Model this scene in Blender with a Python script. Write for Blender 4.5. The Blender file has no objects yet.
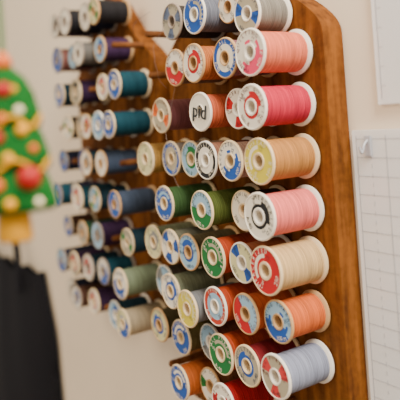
import bpy, bmesh, math, random
from mathutils import Vector, Matrix
random.seed(7)
C=bpy.context
D=bpy.data
ZC=1.5
U=Vector((-.5446,.8387,0)); U.normalize()
N=Vector((-U.y,U.x,0))          # out of wall, toward the room
Z=Vector((0,0,1))
O=Vector((.0769,.4526,ZC))      # board front plane, u=v=0
def P(u,v,n=0.0): return O+U*u-Z*v+N*n
def frame(u,v,n=0.0):
    a=-U
    M=Matrix(((a.x,Z.x,N.x,0),(a.y,Z.y,N.y,0),(a.z,Z.z,N.z,0),(0,0,0,1)))
    M.translation=P(u,v,n)
    return M

# ---------------------------------------------------------------- materials
def lin(c):
    return tuple(((x/255)/12.92 if x/255<=.04045 else ((x/255+.055)/1.055)**2.4) for x in c)+(1,)
def rich(c,s=1.12,g=1.22):
    l=lin(c)[:3]; y=.3*l[0]+.59*l[1]+.11*l[2]
    return tuple(min(.95,max(.004,y+(x-y)*s))**g for x in l)+(1,)
_m={}
def mat_plain(name,rgb,rough=.5,spec=.5,**k):
    key=(name,rgb)
    if key in _m: return _m[key]
    m=D.materials.new(name); m.use_nodes=True
    b=m.node_tree.nodes['Principled BSDF']
    nt=m.node_tree
    nz=nt.nodes.new('ShaderNodeTexNoise'); nz.inputs['Scale'].default_value=k.get('ns',60)
    tc=nt.nodes.new('ShaderNodeTexCoord'); nt.links.new(tc.outputs['Object'],nz.inputs['Vector'])
    mx=nt.nodes.new('ShaderNodeMixRGB'); mx.blend_type='MIX'
    c=rich(rgb) if k.get('rich') else lin(rgb); v=k.get('var',.08)
    mx.inputs[1].default_value=tuple(x*(1-v) for x in c[:3])+(1,)
    mx.inputs[2].default_value=tuple(min(1,x*(1+v)) for x in c[:3])+(1,)
    nt.links.new(nz.outputs['Fac'],mx.inputs[0]); nt.links.new(mx.outputs[0],b.inputs['Base Color'])
    b.inputs['Roughness'].default_value=rough
    b.inputs['Specular IOR Level'].default_value=spec
    if 'bump' in k:
        bp=nt.nodes.new('ShaderNodeBump'); bp.inputs['Strength'].default_value=k['bump']; bp.inputs['Distance'].default_value=.001
        nt.links.new(nz.outputs['Fac'],bp.inputs['Height']); nt.links.new(bp.outputs[0],b.inputs['Normal'])
    _m[key]=m
    return m
def mat_thread(rgb):
    key=('thr',rgb)
    if key in _m: return _m[key]
    m=D.materials.new('thread_fibre'); m.use_nodes=True; nt=m.node_tree
    b=nt.nodes['Principled BSDF']
    tc=nt.nodes.new('ShaderNodeTexCoord')
    w=nt.nodes.new('ShaderNodeTexWave'); w.wave_type='BANDS'; w.bands_direction='Z'
    w.inputs['Scale'].default_value=190; w.inputs['Distortion'].default_value=2.5; w.inputs['Detail'].default_value=1
    w.inputs['Detail Scale'].default_value=.5
    nt.links.new(tc.outputs['Object'],w.inputs['Vector'])
    mp=nt.nodes.new('ShaderNodeMapping'); mp.inputs['Scale'].default_value=(40,40,900)
    nt.links.new(tc.outputs['Object'],mp.inputs['Vector'])
    nz=nt.nodes.new('ShaderNodeTexNoise'); nz.inputs['Scale'].default_value=1.0; nz.inputs['Detail'].default_value=3
    nt.links.new(mp.outputs[0],nz.inputs['Vector'])
    ml=nt.nodes.new('ShaderNodeMath'); ml.operation='MULTIPLY_ADD'; ml.inputs[1].default_value=.35
    nt.links.new(w.outputs['Fac'],ml.inputs[0])
    m2=nt.nodes.new('ShaderNodeMapRange'); m2.inputs[1].default_value=.3; m2.inputs[2].default_value=.7; m2.inputs[4].default_value=.65
    nt.links.new(nz.outputs['Fac'],m2.inputs[0]); nt.links.new(m2.outputs[0],ml.inputs[2])
    mx=nt.nodes.new('ShaderNodeMixRGB'); c=rich(rgb)
    mx.inputs[1].default_value=tuple(x*.52 for x in c[:3])+(1,)
    mx.inputs[2].default_value=tuple(min(1,x*1.25+.01) for x in c[:3])+(1,)
    nt.links.new(ml.outputs[0],mx.inputs[0]); nt.links.new(mx.outputs[0],b.inputs['Base Color'])
    b.inputs['Roughness'].default_value=.75
    b.inputs['Specular IOR Level'].default_value=.2
    bp=nt.nodes.new('ShaderNodeBump'); bp.inputs['Strength'].default_value=.7; bp.inputs['Distance'].default_value=.0006
    nt.links.new(ml.outputs[0],bp.inputs['Height']); nt.links.new(bp.outputs[0],b.inputs['Normal'])
    _m[key]=m
    return m
def mat_wood(name,dark,light,rough=.4):
    m=D.materials.new(name); m.use_nodes=True; nt=m.node_tree; b=nt.nodes['Principled BSDF']
    tc=nt.nodes.new('ShaderNodeTexCoord'); mp=nt.nodes.new('ShaderNodeMapping')
    mp.inputs['Scale'].default_value=(60,6,60)
    nt.links.new(tc.outputs['Object'],mp.inputs['Vector'])
    nz=nt.nodes.new('ShaderNodeTexNoise'); nz.inputs['Scale'].default_value=2.2; nz.inputs['Detail'].default_value=6
    nt.links.new(mp.outputs[0],nz.inputs['Vector'])
    n2=nt.nodes.new('ShaderNodeTexNoise'); n2.inputs['Scale'].default_value=160; n2.inputs['Detail'].default_value=2
    nt.links.new(tc.outputs['Object'],n2.inputs['Vector'])
    ad=nt.nodes.new('ShaderNodeMath'); ad.operation='MULTIPLY_ADD'; ad.inputs[1].default_value=.35
    nt.links.new(n2.outputs['Fac'],ad.inputs[0]); nt.links.new(nz.outputs['Fac'],ad.inputs[2])
    cr=nt.nodes.new('ShaderNodeValToRGB')
    cr.color_ramp.elements[0].position=.45; cr.color_ramp.elements[0].color=lin(dark)
    cr.color_ramp.elements[1].position=.85; cr.color_ramp.elements[1].color=lin(light)
    nt.links.new(ad.outputs[0],cr.inputs[0]); nt.links.new(cr.outputs[0],b.inputs['Base Color'])
    b.inputs['Roughness'].default_value=rough
    b.inputs['Specular IOR Level'].default_value=.10
    bp=nt.nodes.new('ShaderNodeBump'); bp.inputs['Strength'].default_value=.25; bp.inputs['Distance'].default_value=.0006
    nt.links.new(nz.outputs['Fac'],bp.inputs['Height']); nt.links.new(bp.outputs[0],b.inputs['Normal'])
    return m
WOOD=mat_wood('stained_pine',(76,40,12),(132,78,30),.75)
PEG=mat_wood('peg_wood',(80,44,20),(120,74,38),.7)
WHITE=mat_plain('spool_plastic',(234,224,206),.45,.35,var=.02)
CREAM=mat_plain('spool_plastic_aged',(220,194,152),.5,.35,var=.03)
WOODCAP=mat_plain('spool_end_card',(190,150,102),.6,.3,var=.08)
DARKCAP=mat_plain('spool_plastic_dark',(150,134,118),.5,.3,var=.04)  # darker plastic tone, mostly for spool ends on the far rack
PAPER=mat_plain('label_paper',(228,218,198),.6,.3,var=.02)
PAPER2=mat_plain('label_paper_tinted',(206,198,146),.6,.3,var=.03)
PAPER3=mat_plain('label_paper_blue',(146,180,202),.6,.3,var=.03)
PAPER4=mat_plain('label_foil',(168,156,128),.35,.6,var=.05)

def finish(name,bm,mats,M=None,smooth=True,parent=None):
    me=D.meshes.new(name); bm.normal_update(); bm.to_mesh(me); bm.free()
    for m in mats: me.materials.append(m)
    o=D.objects.new(name,me); C.collection.objects.link(o)
    if M is not None: o.matrix_world=M
    if smooth:
        for p in me.polygons: p.use_smooth=True
    if parent:
        o.parent=parent; o.matrix_parent_inverse=parent.matrix_world.inverted()
    return o
def sharp(o,ang=35):
    me=o.data
    bm=bmesh.new(); bm.from_mesh(me)
    for e in bm.edges:
        if len(e.link_faces)==2 and e.calc_face_angle(0)>math.radians(ang): e.smooth=False
    bm.to_mesh(me); bm.free()

_t={}
def glyphs(s):
    if s in _t: return _t[s]
    cu=D.curves.new('t','FONT'); cu.body=s; cu.align_x='CENTER'; cu.align_y='CENTER'; cu.size=1; cu.resolution_u=1 if len(s)==1 else 3
    o=D.objects.new('t',cu); C.collection.objects.link(o)
    dg=C.evaluated_depsgraph_get(); me=D.meshes.new_from_object(o.evaluated_get(dg))
    D.objects.remove(o,do_unlink=True)
    _t[s]=me
    return me
def add_text(bm,s,size,x,y,z,rot,mi,bold=0):
    me=glyphs(s)
    for k in range(1+bold):
        n0=len(bm.verts); f0=len(bm.faces)
        bm.from_mesh(me); bm.verts.ensure_lookup_table(); bm.faces.ensure_lookup_table()
        c,sn=math.cos(rot),math.sin(rot); dx=k*.05*size
        for v in bm.verts[n0:]:
            a,b=v.co.x*size+dx,v.co.y*size
            v.co=Vector((x+a*c-b*sn,y+a*sn+b*c,z+k*.00002))
        for f in bm.faces[f0:]: f.material_index=mi
def arc_text(bm,s,size,r,z,mid,mi,step=.9):
    da=size*step/r
    a=mid+da*(len(s)-1)/2
    for ch in s:
        if ch!=' ': add_text(bm,ch,size,r*math.cos(a),r*math.sin(a),z,a-math.pi/2,mi)
        a-=da

SEG=40
def spool(u,v,rgb,lab=(40,90,170),style='swirl',L=.045,R=.0152,rt=.85,plastic=None,rot=None,text=None,tcol=None,fine=True,paper=None,name='thread_spool'):
    bm=bmesh.new()
    h=.0040
    Rt=R*rt
    ft=.0021
    prof=[(h,0,0),(R*.95,0,0),(R*.99,.0004,0),(R,.0010,0),(R,ft-.0004,0),(R*.97,ft,0),(Rt*1.0,ft+.0006,0),
          (Rt,ft+.0007,1),(Rt*1.012,ft+.003,1),(Rt*1.02,L*.5,1),(Rt*1.012,L-ft-.003,1),(Rt,L-ft-.0007,1),
          (Rt,L-ft-.0006,0),(R*.97,L-ft,0),(R,L-ft+.0004,0),(R,L-.0010,0),(R*.99,L-.0004,0),(R*.95,L,0),
          (R*.92,L,0),(R*.915,L-.0005,2),(R*.68,L-.0005,2),(R*.52,L-.0005,2),(R*.38,L-.0005,2),(R*.37,L+.0001,0),(h+.0008,L+.0001,0),(h,L-.0008,0)]
    rings=[]
    for (r,z,mi) in prof:
        rings.append([bm.verts.new((r*math.cos(2*math.pi*i/SEG),r*math.sin(2*math.pi*i/SEG),z)) for i in range(SEG)])
    n=len(prof)
    if rot is None: rot=random.uniform(-1.2,1.2)
    for k in range(n):
        a,b=rings[k],rings[(k+1)%n]
        mi=prof[k][2] if prof[k][2]==prof[(k+1)%n][2] else 0
        for i in range(SEG):
            j=(i+1)%SEG
            f=bm.faces.new((a[i],a[j],b[j],b[i])); f.material_index=mi
            if mi==2:
                ang=(2*math.pi*(i+.5)/SEG-rot)%(2*math.pi)
                deg=math.degrees(ang)
                kk=k-19
                on=False
                if style=='swirl': on=(kk==0 and (170<deg<300)) or (kk==1 and (150<deg<340)) or (kk==2 and (20<deg<60 or 200<deg<320))
                elif style=='ring': on=(kk==0) or (kk==2 and 200<deg<340)
                elif style=='full': on=not(kk==1 and (20<deg<150))
                elif style=='half': on=(deg>185 and deg<355)
                elif style=='band': on=(abs(math.sin(ang))<.42)
                elif style=='center': on=(kk==2) or (kk==1 and 40<deg<140)
                elif style=='wedge': on=(deg%120)<50
                elif style=='rim': on=(kk==0)
                f.material_index=3 if on else 2
    tz=L-.0002
    if text:
        add_text(bm,text,R*1.05,0,0,tz+.0006,rot*.2,4,bold=1)
    else:
        full=style in('ring','full','rim')
        wd=random.choice(['SEWING THREAD','ALL PURPOSE','SPUN COTTON','MERCERIZED','HAND QUILTING'])
        if fine: arc_text(bm,wd,R*.26,R*.79,tz,math.pi/2+rot,5 if full else 4)
        else: add_text(bm,'COTTON',R*.28,-R*.6*math.sin(rot),R*.62*math.cos(rot),tz,rot,4)
        low=(style in('swirl','half','ring','full','rim'))
        add_text(bm,random.choice(['100 m','250','A-40','No. 8']),R*.28,R*.74*math.sin(rot),-R*.74*math.cos(rot),tz,rot,5 if low else 4)
        if fine:
            add_text(bm,random.choice(['12','07','35']),R*.26,R*.56*math.cos(rot),R*.56*math.sin(rot),tz,rot,4)
            add_text(bm,random.choice(['Cot','Silk','Poly']),R*.24,-R*.62*math.cos(rot),-R*.62*math.sin(rot),tz,rot,5 if style=='full' else 4)
    bmesh.ops.recalc_face_normals(bm,faces=[f for f in bm.faces if f.material_index<4])
    labm=mat_plain('label_ink',lab,.5,.3,var=.04,rich=True)
    tx=mat_plain('label_print',tcol or tuple(int(x*.5) for x in lab),.5)
    o=finish(name,bm,[plastic or random.choice([WHITE,WHITE,CREAM,CREAM,WOODCAP]),mat_thread(rgb),paper or random.choice([PAPER,PAPER,PAPER2,PAPER3,PAPER4]),labm,tx,PAPER],frame(u,v,.0012))
    sharp(o,30)
    return o

# ---------------------------------------------------------------- racks
RP=.0375
def row(r): return -.007+RP*(r-2)
def smooth_pts(pts,n=6):
    out=[]
    for i in range(len(pts)-1):
        p0=pts[max(i-1,0)];p1=pts[i];p2=pts[i+1];p3=pts[min(i+2,len(pts)-1)]
        for k in range(n):
            t=k/n
            q=[]
            for a in (0,1):
                q.append(.5*((2*p1[a])+(-p0[a]+p2[a])*t+(2*p0[a]-5*p1[a]+4*p2[a]-p3[a])*t*t+(-p0[a]+3*p1[a]-3*p2[a]+p3[a])*t**3))
            out.append(tuple(q))
    out.append(pts[-1]); return out
T=.019
def rack(uc,bottom,pegs,v0=0,w=.106):
    half=[(w,-.052),(w-.001,-.060),(w-.006,-.068),(w-.016,-.077),(w-.030,-.087),(w-.048,-.102),(w-.066,-.121),(w-.082,-.138),(w-.094,-.146),(.0,-.150)]
    s=smooth_pts(half)
    right=[(w,bottom-.006),(w,-.03)]+s
    left=[(-x,y) for x,y in reversed(right[:-1])]
    poly=[(w-.006,bottom)]+right+left+[(-(w-.006),bottom)]
    bm=bmesh.new()
    f=[bm.verts.new((x,-v,0)) for x,v in poly]
    b=[bm.verts.new((x,-v,-T+.0003)) for x,v in poly]
    bm.faces.new(f); bm.faces.new(list(reversed(b)))
    m=len(poly)
    for i in range(m):
        j=(i+1)%m
        bm.faces.new((f[i],b[i],b[j],f[j]))
    bmesh.ops.recalc_face_normals(bm,faces=bm.faces)
    for (pu,pv,pl) in pegs:
        x=-(pu-uc); y=-(pv-v0)
        rr=.0031
        prev=None
        for (r,z) in [(rr,0.0),(rr,pl-.002),(rr*.8,pl-.0006),(rr*.35,pl)]:
            ring=[bm.verts.new((x+r*math.cos(a*math.pi/6),y+r*math.sin(a*math.pi/6),z)) for a in range(12)]
            if prev:
                for i in range(12):
                    q=bm.faces.new((prev[i],prev[(i+1)%12],ring[(i+1)%12],ring[i])); q.material_index=1
            prev=ring
        q=bm.faces.new(prev); q.material_index=1
    o=finish('thread_spool_rack',bm,[WOOD,PEG],frame(uc,v0,0))
    bv=o.modifiers.new('edge_round','BEVEL'); bv.width=.0006; bv.segments=2; bv.limit_method='ANGLE'; bv.angle_limit=math.radians(60)
    sharp(o,40)
    return o

BL=(50,98,168); GR=(36,124,70); RD=(190,46,52); YE=(214,200,96); BK=(30,28,30); GY=(140,140,138)
near=[ # k,row,rgb,label,style,L,extra
 (.52,.20,(140,134,124),BL,'band',.031,{}),
 (1.25,-.05,(92,56,40),GY,'none',.030,{'R':.0125,'plastic':WOODCAP}),
 (2,0,(118,120,128),BL,'full',.045,{'plastic':WHITE}),
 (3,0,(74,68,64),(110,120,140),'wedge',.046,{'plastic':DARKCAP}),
 (0,1,(220,132,106),(225,90,120),'swirl',.044,{'R':.0166,'plastic':WHITE,'paper':PAPER}),
 (1,1,(150,108,110),BL,'rim',.042,{'paper':PAPER}),
 (2,1,(184,118,74),RD,'center',.049,{}),
 (3,1,(140,112,96),RD,'half',.046,{'paper':PAPER}),
 (0,2,(194,62,84),RD,'center',.046,{'R':.0160,'plastic':WHITE,'paper':PAPER}),
 (1,2,(184,94,82),RD,'wedge',.034,{}),
 (2,2,(206,118,88),BK,'none',.046,{'text':'pid','tcol':(20,20,24),'plastic':WHITE,'paper':PAPER}),
 (4,2,(142,96,96),(220,120,50),'band',.044,{}),
 (0,3,(184,138,88),YE,'full',.043,{'R':.0164,'plastic':CREAM}),
 (1,3,(190,165,150),BL,'swirl',.044,{'plastic':CREAM,'paper':PAPER}),
 (2,3,(160,120,100),BK,'rim',.044,{'plastic':WHITE,'paper':PAPER}),
 (3,3,(170,150,130),GR,'center',.037,{}),
 (4,3,(150,140,130),BL,'rim',.037,{}),
 (5,3,(180,146,92),GY,'none',.045,{'plastic':CREAM}),
 (0,4,(228,134,126),BK,'center',.046,{'R':.0168,'plastic':WHITE,'paper':PAPER}),
 (1,4,(70,42,34),GY,'none',.035,{'plastic':CREAM}),
 (2,4,(92,102,50),GR,'half',.051,{'paper':PAPER3}),
 (4,4,(78,106,66),BL,'full',.047,{'paper':PAPER3}),
 (0,5,(206,178,136),RD,'full',.044,{'R':.0172,'rt':.88,'plastic':CREAM}),
 (1,5,(170,112,84),BL,'band',.040,{}),
 (2,5,(190,92,60),GR,'full',.044,{'R':.016,'plastic':CREAM}),
 (3,5,(110,100,76),BL,'center',.046,{}),
 (4,5,(120,118,102),BL,'wedge',.044,{}),
 (5,5,(138,142,118),GY,'center',.043,{'plastic':CREAM}),
 (0,5.98,(208,120,74),BL,'swirl',.036,{'paper':PAPER3}),
 (1,6,(200,112,72),RD,'half',.040,{}),
 (2,6,(186,90,58),(190,80,60),'rim',.045,{'plastic':WHITE}),
 (3,6.2,(138,138,138),YE,'full',.051,{'rt':.8,'paper':PAPER2}),
 (4,6,(140,144,122),BL,'center',.047,{}),
 (0,6.95,(152,156,170),(200,80,80),'wedge',.042,{'R':.0156,'plastic':WHITE}),
 (1,7,(132,40,46),BL,'center',.042,{}),
 (2,7,(190,94,58),GR,'full',.043,{'R':.016,'plastic':CREAM}),
 (3,7.05,(142,98,78),GY,'swirl',.031,{}),
 (4,7.1,(108,96,60),BL,'full',.040,{}),
 (5,7,(88,78,52),BL,'center',.043,{}),
 (2,8,(170,42,44),RD,'swirl',.044,{}),
 (3,8,(128,90,62),GR,'band',.034,{}),
 (4,8.1,(182,106,56),BL,'full',.045,{}),
 (5,6,(100,88,78),GY,'wedge',.034,{}),
]
pegs=[]
taken=set()
for k,r,rgb,lab,st,L,ex in near:
    u=.032*k; v=row(r)
    spool(u,v,rgb,lab,st,L=L,**ex)
    pegs.append((u,v,min(L-.004,.040)))
    taken.add((round(k),round(r)))
for k in range(6):
    for r in range(-1,9):
        if (k,r) in taken: continue
        if r==-1 and k not in (1,2,3,4): continue
        if r<=0 and k<=1: continue
        pegs.append((.032*k,row(r),.036))
rack(.08,.264,pegs)

P_={'p':(70,44,78),'t':(22,82,94),'T':(26,62,74),'g':(122,118,112),'G':(48,84,62),'n':(36,42,66),'b':(90,62,46),
    's':(82,94,112),'m':(96,76,98),'y':(182,158,106),'w':(176,162,138),'a':(136,146,122),'d':(36,34,38),'k':(142,100,92)}
grid={ # string order: j5 j4 j3 j2 j1 j0
 -1:'.pdnd.', 0:'bkdgp.', 1:'sTpngt', 2:'TdtGtt', 3:'nynTsg', 4:'tptTss', 5:'bwGptT', 6:'npTtta', 7:'nbptTw'}
pegs=[]
labs=[(BL,'swirl'),(BL,'center'),(GY,'none'),(GR,'band'),(BL,'full'),(GY,'center'),(RD,'center'),(BK,'center')]
skip={(3,0),(5,1),(3,4),(1,2),(4,1),(6,1),(7,2),(2,5),(5,4),(0,5)}
for r,s in grid.items():
    for i,ch in enumerate(s):
        j=5-i; u=.232+.032*j; v=row(r)+.004+(r-2)*.0022
        if r==-1 and j in (0,5): continue
        if ch=='.' or (r,j) in skip:
            pegs.append((u,v,.036)); continue
        lab,st=random.choice(labs)
        L=random.choice([.034,.038,.042,.045])
        if (r,j) in ((6,0),(7,0)): L=.045
        if (r,j)==(1,0): L=.036
        kw={}
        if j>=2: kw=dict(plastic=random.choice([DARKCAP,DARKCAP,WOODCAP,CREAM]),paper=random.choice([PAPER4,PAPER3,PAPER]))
        spool(u,v,P_[ch],lab,st,L=L,R=random.choice([.0140,.015,.0155]),fine=False,**kw)
        pegs.append((u,v,L-.005))
rack(.312,.216,pegs,0,w=.104)

# ---------------------------------------------------------------- loose thread tails
def curve(name,pts,rad,mat,parent=None):
    cu=D.curves.new(name,'CURVE'); cu.dimensions='3D'; cu.bevel_depth=rad; cu.bevel_resolution=2
    sp=cu.splines.new('NURBS'); sp.points.add(len(pts)-1)
    for p,q in zip(sp.points,pts): p.co=(q[0],q[1],q[2],1)
    sp.use_endpoint_u=True; sp.order_u=4
    cu.materials.append(mat)
    o=D.objects.new(name,cu); C.collection.objects.link(o)
    if parent: o.parent=parent; o.matrix_parent_inverse=parent.matrix_world.inverted()
    return o
tails=D.objects.new('loose_thread_tails',None); tails.location=P(.08,0,.05); C.collection.objects.link(tails)
C.view_layer.update()
TL=[((.128,-.08),(.125,-.03),(120,95,80)),((.112,-.03),(.118,.055),(150,135,120)),((.17,-.075),(.15,-.1),(70,60,60))]
for (a,b,c) in TL:
    pts=[]
    for i in range(8):
        t=i/7
        pts.append(P(a[0]+(b[0]-a[0])*t+random.uniform(-.004,.004),a[1]+(b[1]-a[1])*t,.036+.012*math.sin(t*3.1)+random.uniform(0,.003)))
    curve('thread_tail',pts,.00013,mat_plain('tail',c,.7),tails)

# ---------------------------------------------------------------- room shell
def quadbox(name,u0,u1,v0,v1,n0,n1,mat,bev=0,parent=None):
    bm=bmesh.new()
    M=frame(0,0,0)
    vs=[]
    for n in (n0,n1):
        for (a,b) in ((u0,v0),(u1,v0),(u1,v1),(u0,v1)):
            vs.append(bm.verts.new((-a,-b,n)))
    for q in ((0,1,2,3),(4,5,6,7),(0,1,5,4),(1,2,6,5),(2,3,7,6),(3,0,4,7)):
        bm.faces.new([vs[i] for i in q])
    bmesh.ops.recalc_face_normals(bm,faces=bm.faces)
    if bev: bmesh.ops.bevel(bm,geom=bm.edges[:],offset=bev,segments=2,affect='EDGES')
    return finish(name,bm,[mat],M,smooth=False,parent=parent)
WALL=mat_plain('wall_paint',(240,222,196),.75,.2,ns=30,var=.03,bump=.15)
quadbox('wall_back',-1.6,2.2,-1.1,1.5,-T-.05,-T,WALL)
FL=mat_plain('floor_boards',(150,120,90),.6,var=.15,ns=8)
quadbox('floor',-1.6,2.2,1.5,1.55,-T-.05,2.0,FL)

# ---------------------------------------------------------------- quilting rulers on hooks
def ruler(u0,u1,v0,v1,hu,hv,grid=True):
    root=D.objects.new('quilting_ruler',None); root.location=P(hu,hv,-T+.004); C.collection.objects.link(root); C.view_layer.update()
    m=D.materials.new('clear_acrylic'); m.use_nodes=True; nt=m.node_tree
    b=nt.nodes['Principled BSDF']; b.inputs['Base Color'].default_value=(.95,.94,.93,1); b.inputs['Roughness'].default_value=.12
    b.inputs['Alpha'].default_value=.6
    tc=nt.nodes.new('ShaderNodeTexCoord'); nz=nt.nodes.new('ShaderNodeTexNoise'); nz.inputs['Scale'].default_value=20
    nt.links.new(tc.outputs['Object'],nz.inputs['Vector'])
    mr=nt.nodes.new('ShaderNodeMapRange'); mr.inputs[3].default_value=.08; mr.inputs[4].default_value=.2
    nt.links.new(nz.outputs['Fac'],mr.inputs[0]); nt.links.new(mr.outputs[0],b.inputs['Roughness'])
    quadbox('sheet',u0,u1,v0,v1,-T+.001,-T+.004,m,.0006,root)
    ink=mat_plain('ruler_ink',(150,152,158),.6); nn=-T+.0041
    st=.0127
    u=u0-.004
    i=0
    while u>u1:
        w=.00045 if i%2==0 else .0003
        if i%2==0: quadbox('line',u,u-w,v0+.004,v1-.004,nn,nn+.0001,ink,0,root)
        elif grid:
            v=v0+.004
            while v<v1-.004:
                quadbox('dash',u,u-w,v,v+.003,nn,nn+.0001,ink,0,root); v+=.00635
        u-=st; i+=1
    v=v0+.006
    while v<v1:
        quadbox('line',u0-.004,(u1+.004) if grid else u0-.008,v,v+.0003,nn,nn+.0001,ink,0,root)
        v+=st
    metal=mat_plain('hook_plastic',(176,176,180),.3)
    quadbox('hook_plate',hu+.003,hu-.003,hv-.008,hv+.006,-T+.0042,-T+.0056,metal,.0004,root)
    curve('hook_wire',[P(hu,hv-.005,-T+.005),P(hu,hv-.003,-T+.009),P(hu,hv+.003,-T+.010),P(hu,hv+.004,-T+.012),P(hu,hv-.001,-T+.013)],.0009,metal,root)
ruler(-.031,-.150,.014,.33,-.046,.026)
ruler(-.056,-.150,-.30,-.002,-.085,-.29,grid=False)

# ---------------------------------------------------------------- black tote bag on a wall hook
bag=D.objects.new('black_tote_bag',None); bag.location=P(.9,.3,.0); C.collection.objects.link(bag); C.view_layer.update()
BKF=mat_plain('black_canvas',(20,19,24),.85,.2,ns=300,var=.3,bump=.4)
def bagbody():
    bm=bmesh.new()
    u0,u1=.59,.98; v0,v1=.220,.62
    NX,NY=14,14
    def surf(side):
        g=[]
        for iy in range(NY+1):
            rw=[]
            for ix in range(NX+1):
                s=ix/NX; t=iy/NY
                depth=.05*(math.sin(math.pi*s)**.5)*(.25+.75*math.sin(math.pi*min(t*.62,1)) )
                sag=.012*math.sin(math.pi*s)*(1-t)+.006*math.sin(s*19)*(1-t)
                uu=u0+(u1-u0)*s+ (.012*math.sin(t*5))+.05*(1-s)*max(0,1-t*4)
                vv=v0+(v1-v0)*t+sag
                n=-T+.004+ (depth if side else 0)+.002*math.sin(s*23+t*9)*(1 if side else 0)
                rw.append(bm.verts.new((-uu,-vv,max(n,-T+.003))))
            g.append(rw)
        return g
    A=surf(1);B=surf(0)
    for iy in range(NY):
        for ix in range(NX):
            bm.faces.new((A[iy][ix],A[iy+1][ix],A[iy+1][ix+1],A[iy][ix+1]))
            bm.faces.new((B[iy][ix],B[iy][ix+1],B[iy+1][ix+1],B[iy+1][ix]))
    for i in range(NY):
        bm.faces.new((A[i][0],B[i][0],B[i+1][0],A[i+1][0])); bm.faces.new((A[i][NX],A[i+1][NX],B[i+1][NX],B[i][NX]))
    for i in range(NX):
        bm.faces.new((A[NY][i],B[NY][i],B[NY][i+1],A[NY][i+1]))
    bmesh.ops.remove_doubles(bm,verts=bm.verts,dist=.0002)
    bmesh.ops.recalc_face_normals(bm,faces=bm.faces)
    finish('bag_body',bm,[BKF],frame(0,0,0),parent=bag)
bagbody()
curve('bag_handle',[P(.70,.26,.01),P(.72,.18,0.0),P(.79,.12,-.004),P(.80,.118,-.004),P(.81,.12,-.004),P(.88,.18,0.0),P(.90,.26,.01)],.006,BKF,bag)
curve('bag_hook',[P(.80,.12,-T),P(.80,.125,.004),P(.80,.125,.012),P(.80,.112,.014)],.003,mat_plain('hook_metal2',(150,148,145),.3),bag)

# ---------------------------------------------------------------- christmas tree ornament
cx,cy=-.0815,.270
orn=D.objects.new('christmas_tree_ornament',None); orn.location=(cx,cy,ZC); C.collection.objects.link(orn); C.view_layer.update()
GREEN=mat_plain('ornament_green_knit',(18,84,30),.85,.1,ns=260,var=.45,bump=1.0)
YEL=mat_plain('ornament_yellow',(206,146,20),.6,.2); RED=mat_plain('ornament_red',(150,12,12),.5,.3); ORG=mat_plain('ornament_orange',(196,90,20),.5,.3)
IVO=mat_plain('ornament_ivory',(222,208,170),.5,.3)
def lathe(name,prof,seg,mat,center,flat=1,scallop=0,nsc=7):
    bm=bmesh.new(); rings=[]
    for (r,z) in prof:
        rings.append([bm.verts.new((r*(1+scallop*math.cos(nsc*2*math.pi*i/seg)*(r>.006))*math.cos(2*math.pi*i/seg),flat*r*(1+scallop*math.cos(nsc*2*math.pi*i/seg)*(r>.006))*math.sin(2*math.pi*i/seg),z)) for i in range(seg)])
    for a,b in zip(rings,rings[1:]):
        for i in range(seg): bm.faces.new((a[i],a[(i+1)%seg],b[(i+1)%seg],b[i]))
    bm.faces.new(list(reversed(rings[0]))); bm.faces.new(rings[-1])
    bmesh.ops.recalc_face_normals(bm,faces=bm.faces)
    return finish(name,bm,[mat],Matrix.Translation(center),parent=orn)
base=Vector((cx,cy,ZC-.002))
tiers=[(-.030,.0185,-.002),(-.012,.0170,.016),(.006,.0140,.032)]
for i,(z0,r,z1) in enumerate(tiers):
    lathe('tree_tier',[(r*.55,z0+.001),(r*.92,z0-.001),(r,z0+.0015),(r*.95,z0+.006),(r*.84,z0+.013),(r*.6,z1-.006),(.002,z1+.000)],42,GREEN,base,flat=.6,scallop=.05)
lathe('trunk',[(.0065,-.044),(.0075,-.043),(.007,-.034),(.006,-.027)],24,YEL,base,flat=.7)
lathe('star_knob',[(.001,.029),(.003,.031),(.004,.033),(.0025,.036),(.001,.038)],20,ORG,base)
def ball(x,z,r,mat,zr):
    bm=bmesh.new(); bmesh.ops.create_uvsphere(bm,u_segments=20,v_segments=12,radius=r)
    y=-.6*math.sqrt(max(zr*zr-x*x,0))
    finish('bauble',bm,[mat],Matrix.Translation(base+Vector((x,y,z))),parent=orn)
ball(.0100,-.0165,.0052,RED,.0170); ball(-.003,-.019,.0030,ORG,.0175); ball(.002,-.027,.0026,YEL,.0182)
ball(.0130,-.027,.0020,IVO,.0178); ball(.002,-.008,.0026,YEL,.0155)
ball(.008,.0035,.0026,YEL,.0148); ball(-.002,.001,.0030,RED,.0150); ball(.012,-.0045,.0020,ORG,.0160)
ball(.001,.021,.0036,RED,.0095); ball(.007,.012,.0022,IVO,.0118); ball(.000,.009,.0024,ORG,.0130); ball(.005,.021,.0018,YEL,.0095)
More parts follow.
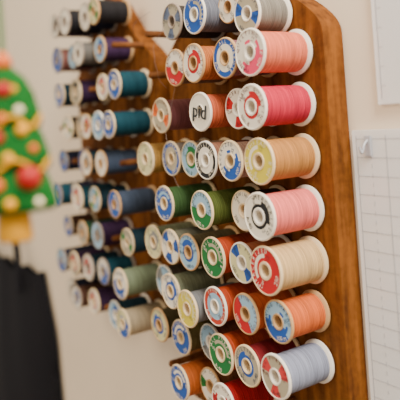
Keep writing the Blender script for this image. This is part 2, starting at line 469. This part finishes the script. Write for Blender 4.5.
for (zz,rr) in ((-.0130,.0166),(.0055,.0140)):
    pts=[]
    for i in range(33):
        a=math.pi*2*i/32
        pts.append(base+Vector((rr*math.cos(a)*1.02,.6*rr*math.sin(a)*1.05,zz+.0028*math.cos(a*5)+.0015)))
    curve('garland',pts,.0008,YEL,orn)
top=base+Vector((0,0,.037)); armz=ZC+.30
STR=mat_plain('green_cord',(60,100,50),.7)
curve('hanging_cord',[top,top+Vector((0.001,0,.08)),top+Vector((-.001,0,.17)),Vector((cx,cy,armz-.004))],.0012,STR,orn)
t=T+(Vector((cx,cy,armz))-O).dot(N)
wp=Vector((cx,cy,armz))-N*t
curve('wall_arm',[Vector((cx,cy,armz))+N*.01+Z*.006,Vector((cx,cy,armz)),Vector((cx,cy,armz))-N*t*.5,wp],.004,PEG,orn)

# ---------------------------------------------------------------- light
w=D.worlds.new('World'); C.scene.world=w; w.use_nodes=True
bg=w.node_tree.nodes['Background']; bg.inputs[0].default_value=(1,.89,.76,1); bg.inputs[1].default_value=.80
def area(name,loc,target,size,power,col):
    l=D.lights.new(name,'AREA'); l.size=size; l.energy=power; l.color=col
    o=D.objects.new(name,l); C.collection.objects.link(o); o.location=loc
    o.rotation_euler=(Vector(target)-Vector(loc)).to_track_quat('-Z','Y').to_euler(); return o
area('window_light',(.34,-.28,ZC+.80),(.14,.38,ZC),.5,37,(1,.95,.88))
area('warm_fill',(-.9,-.1,ZC+.7),(-.2,.9,ZC),.6,9,(1,.84,.62))  # added fill that warms the left side, not an actual lamp

# ---------------------------------------------------------------- camera
ph=math.radians(4.1); c,s=math.cos(ph),math.sin(ph)
cam=D.cameras.new('camera'); co=D.objects.new('camera',cam); C.collection.objects.link(co)
co.matrix_world=Matrix(((c,s,0,0),(0,0,-1,0),(-s,c,0,ZC),(0,0,0,1)))
cam.sensor_width=36; cam.lens=626/400*36; cam.shift_y=-.197; cam.shift_x=.008; cam.clip_start=.01
cam.dof.use_dof=True; cam.dof.focus_distance=.47; cam.dof.aperture_fstop=5.2
C.scene.camera=co
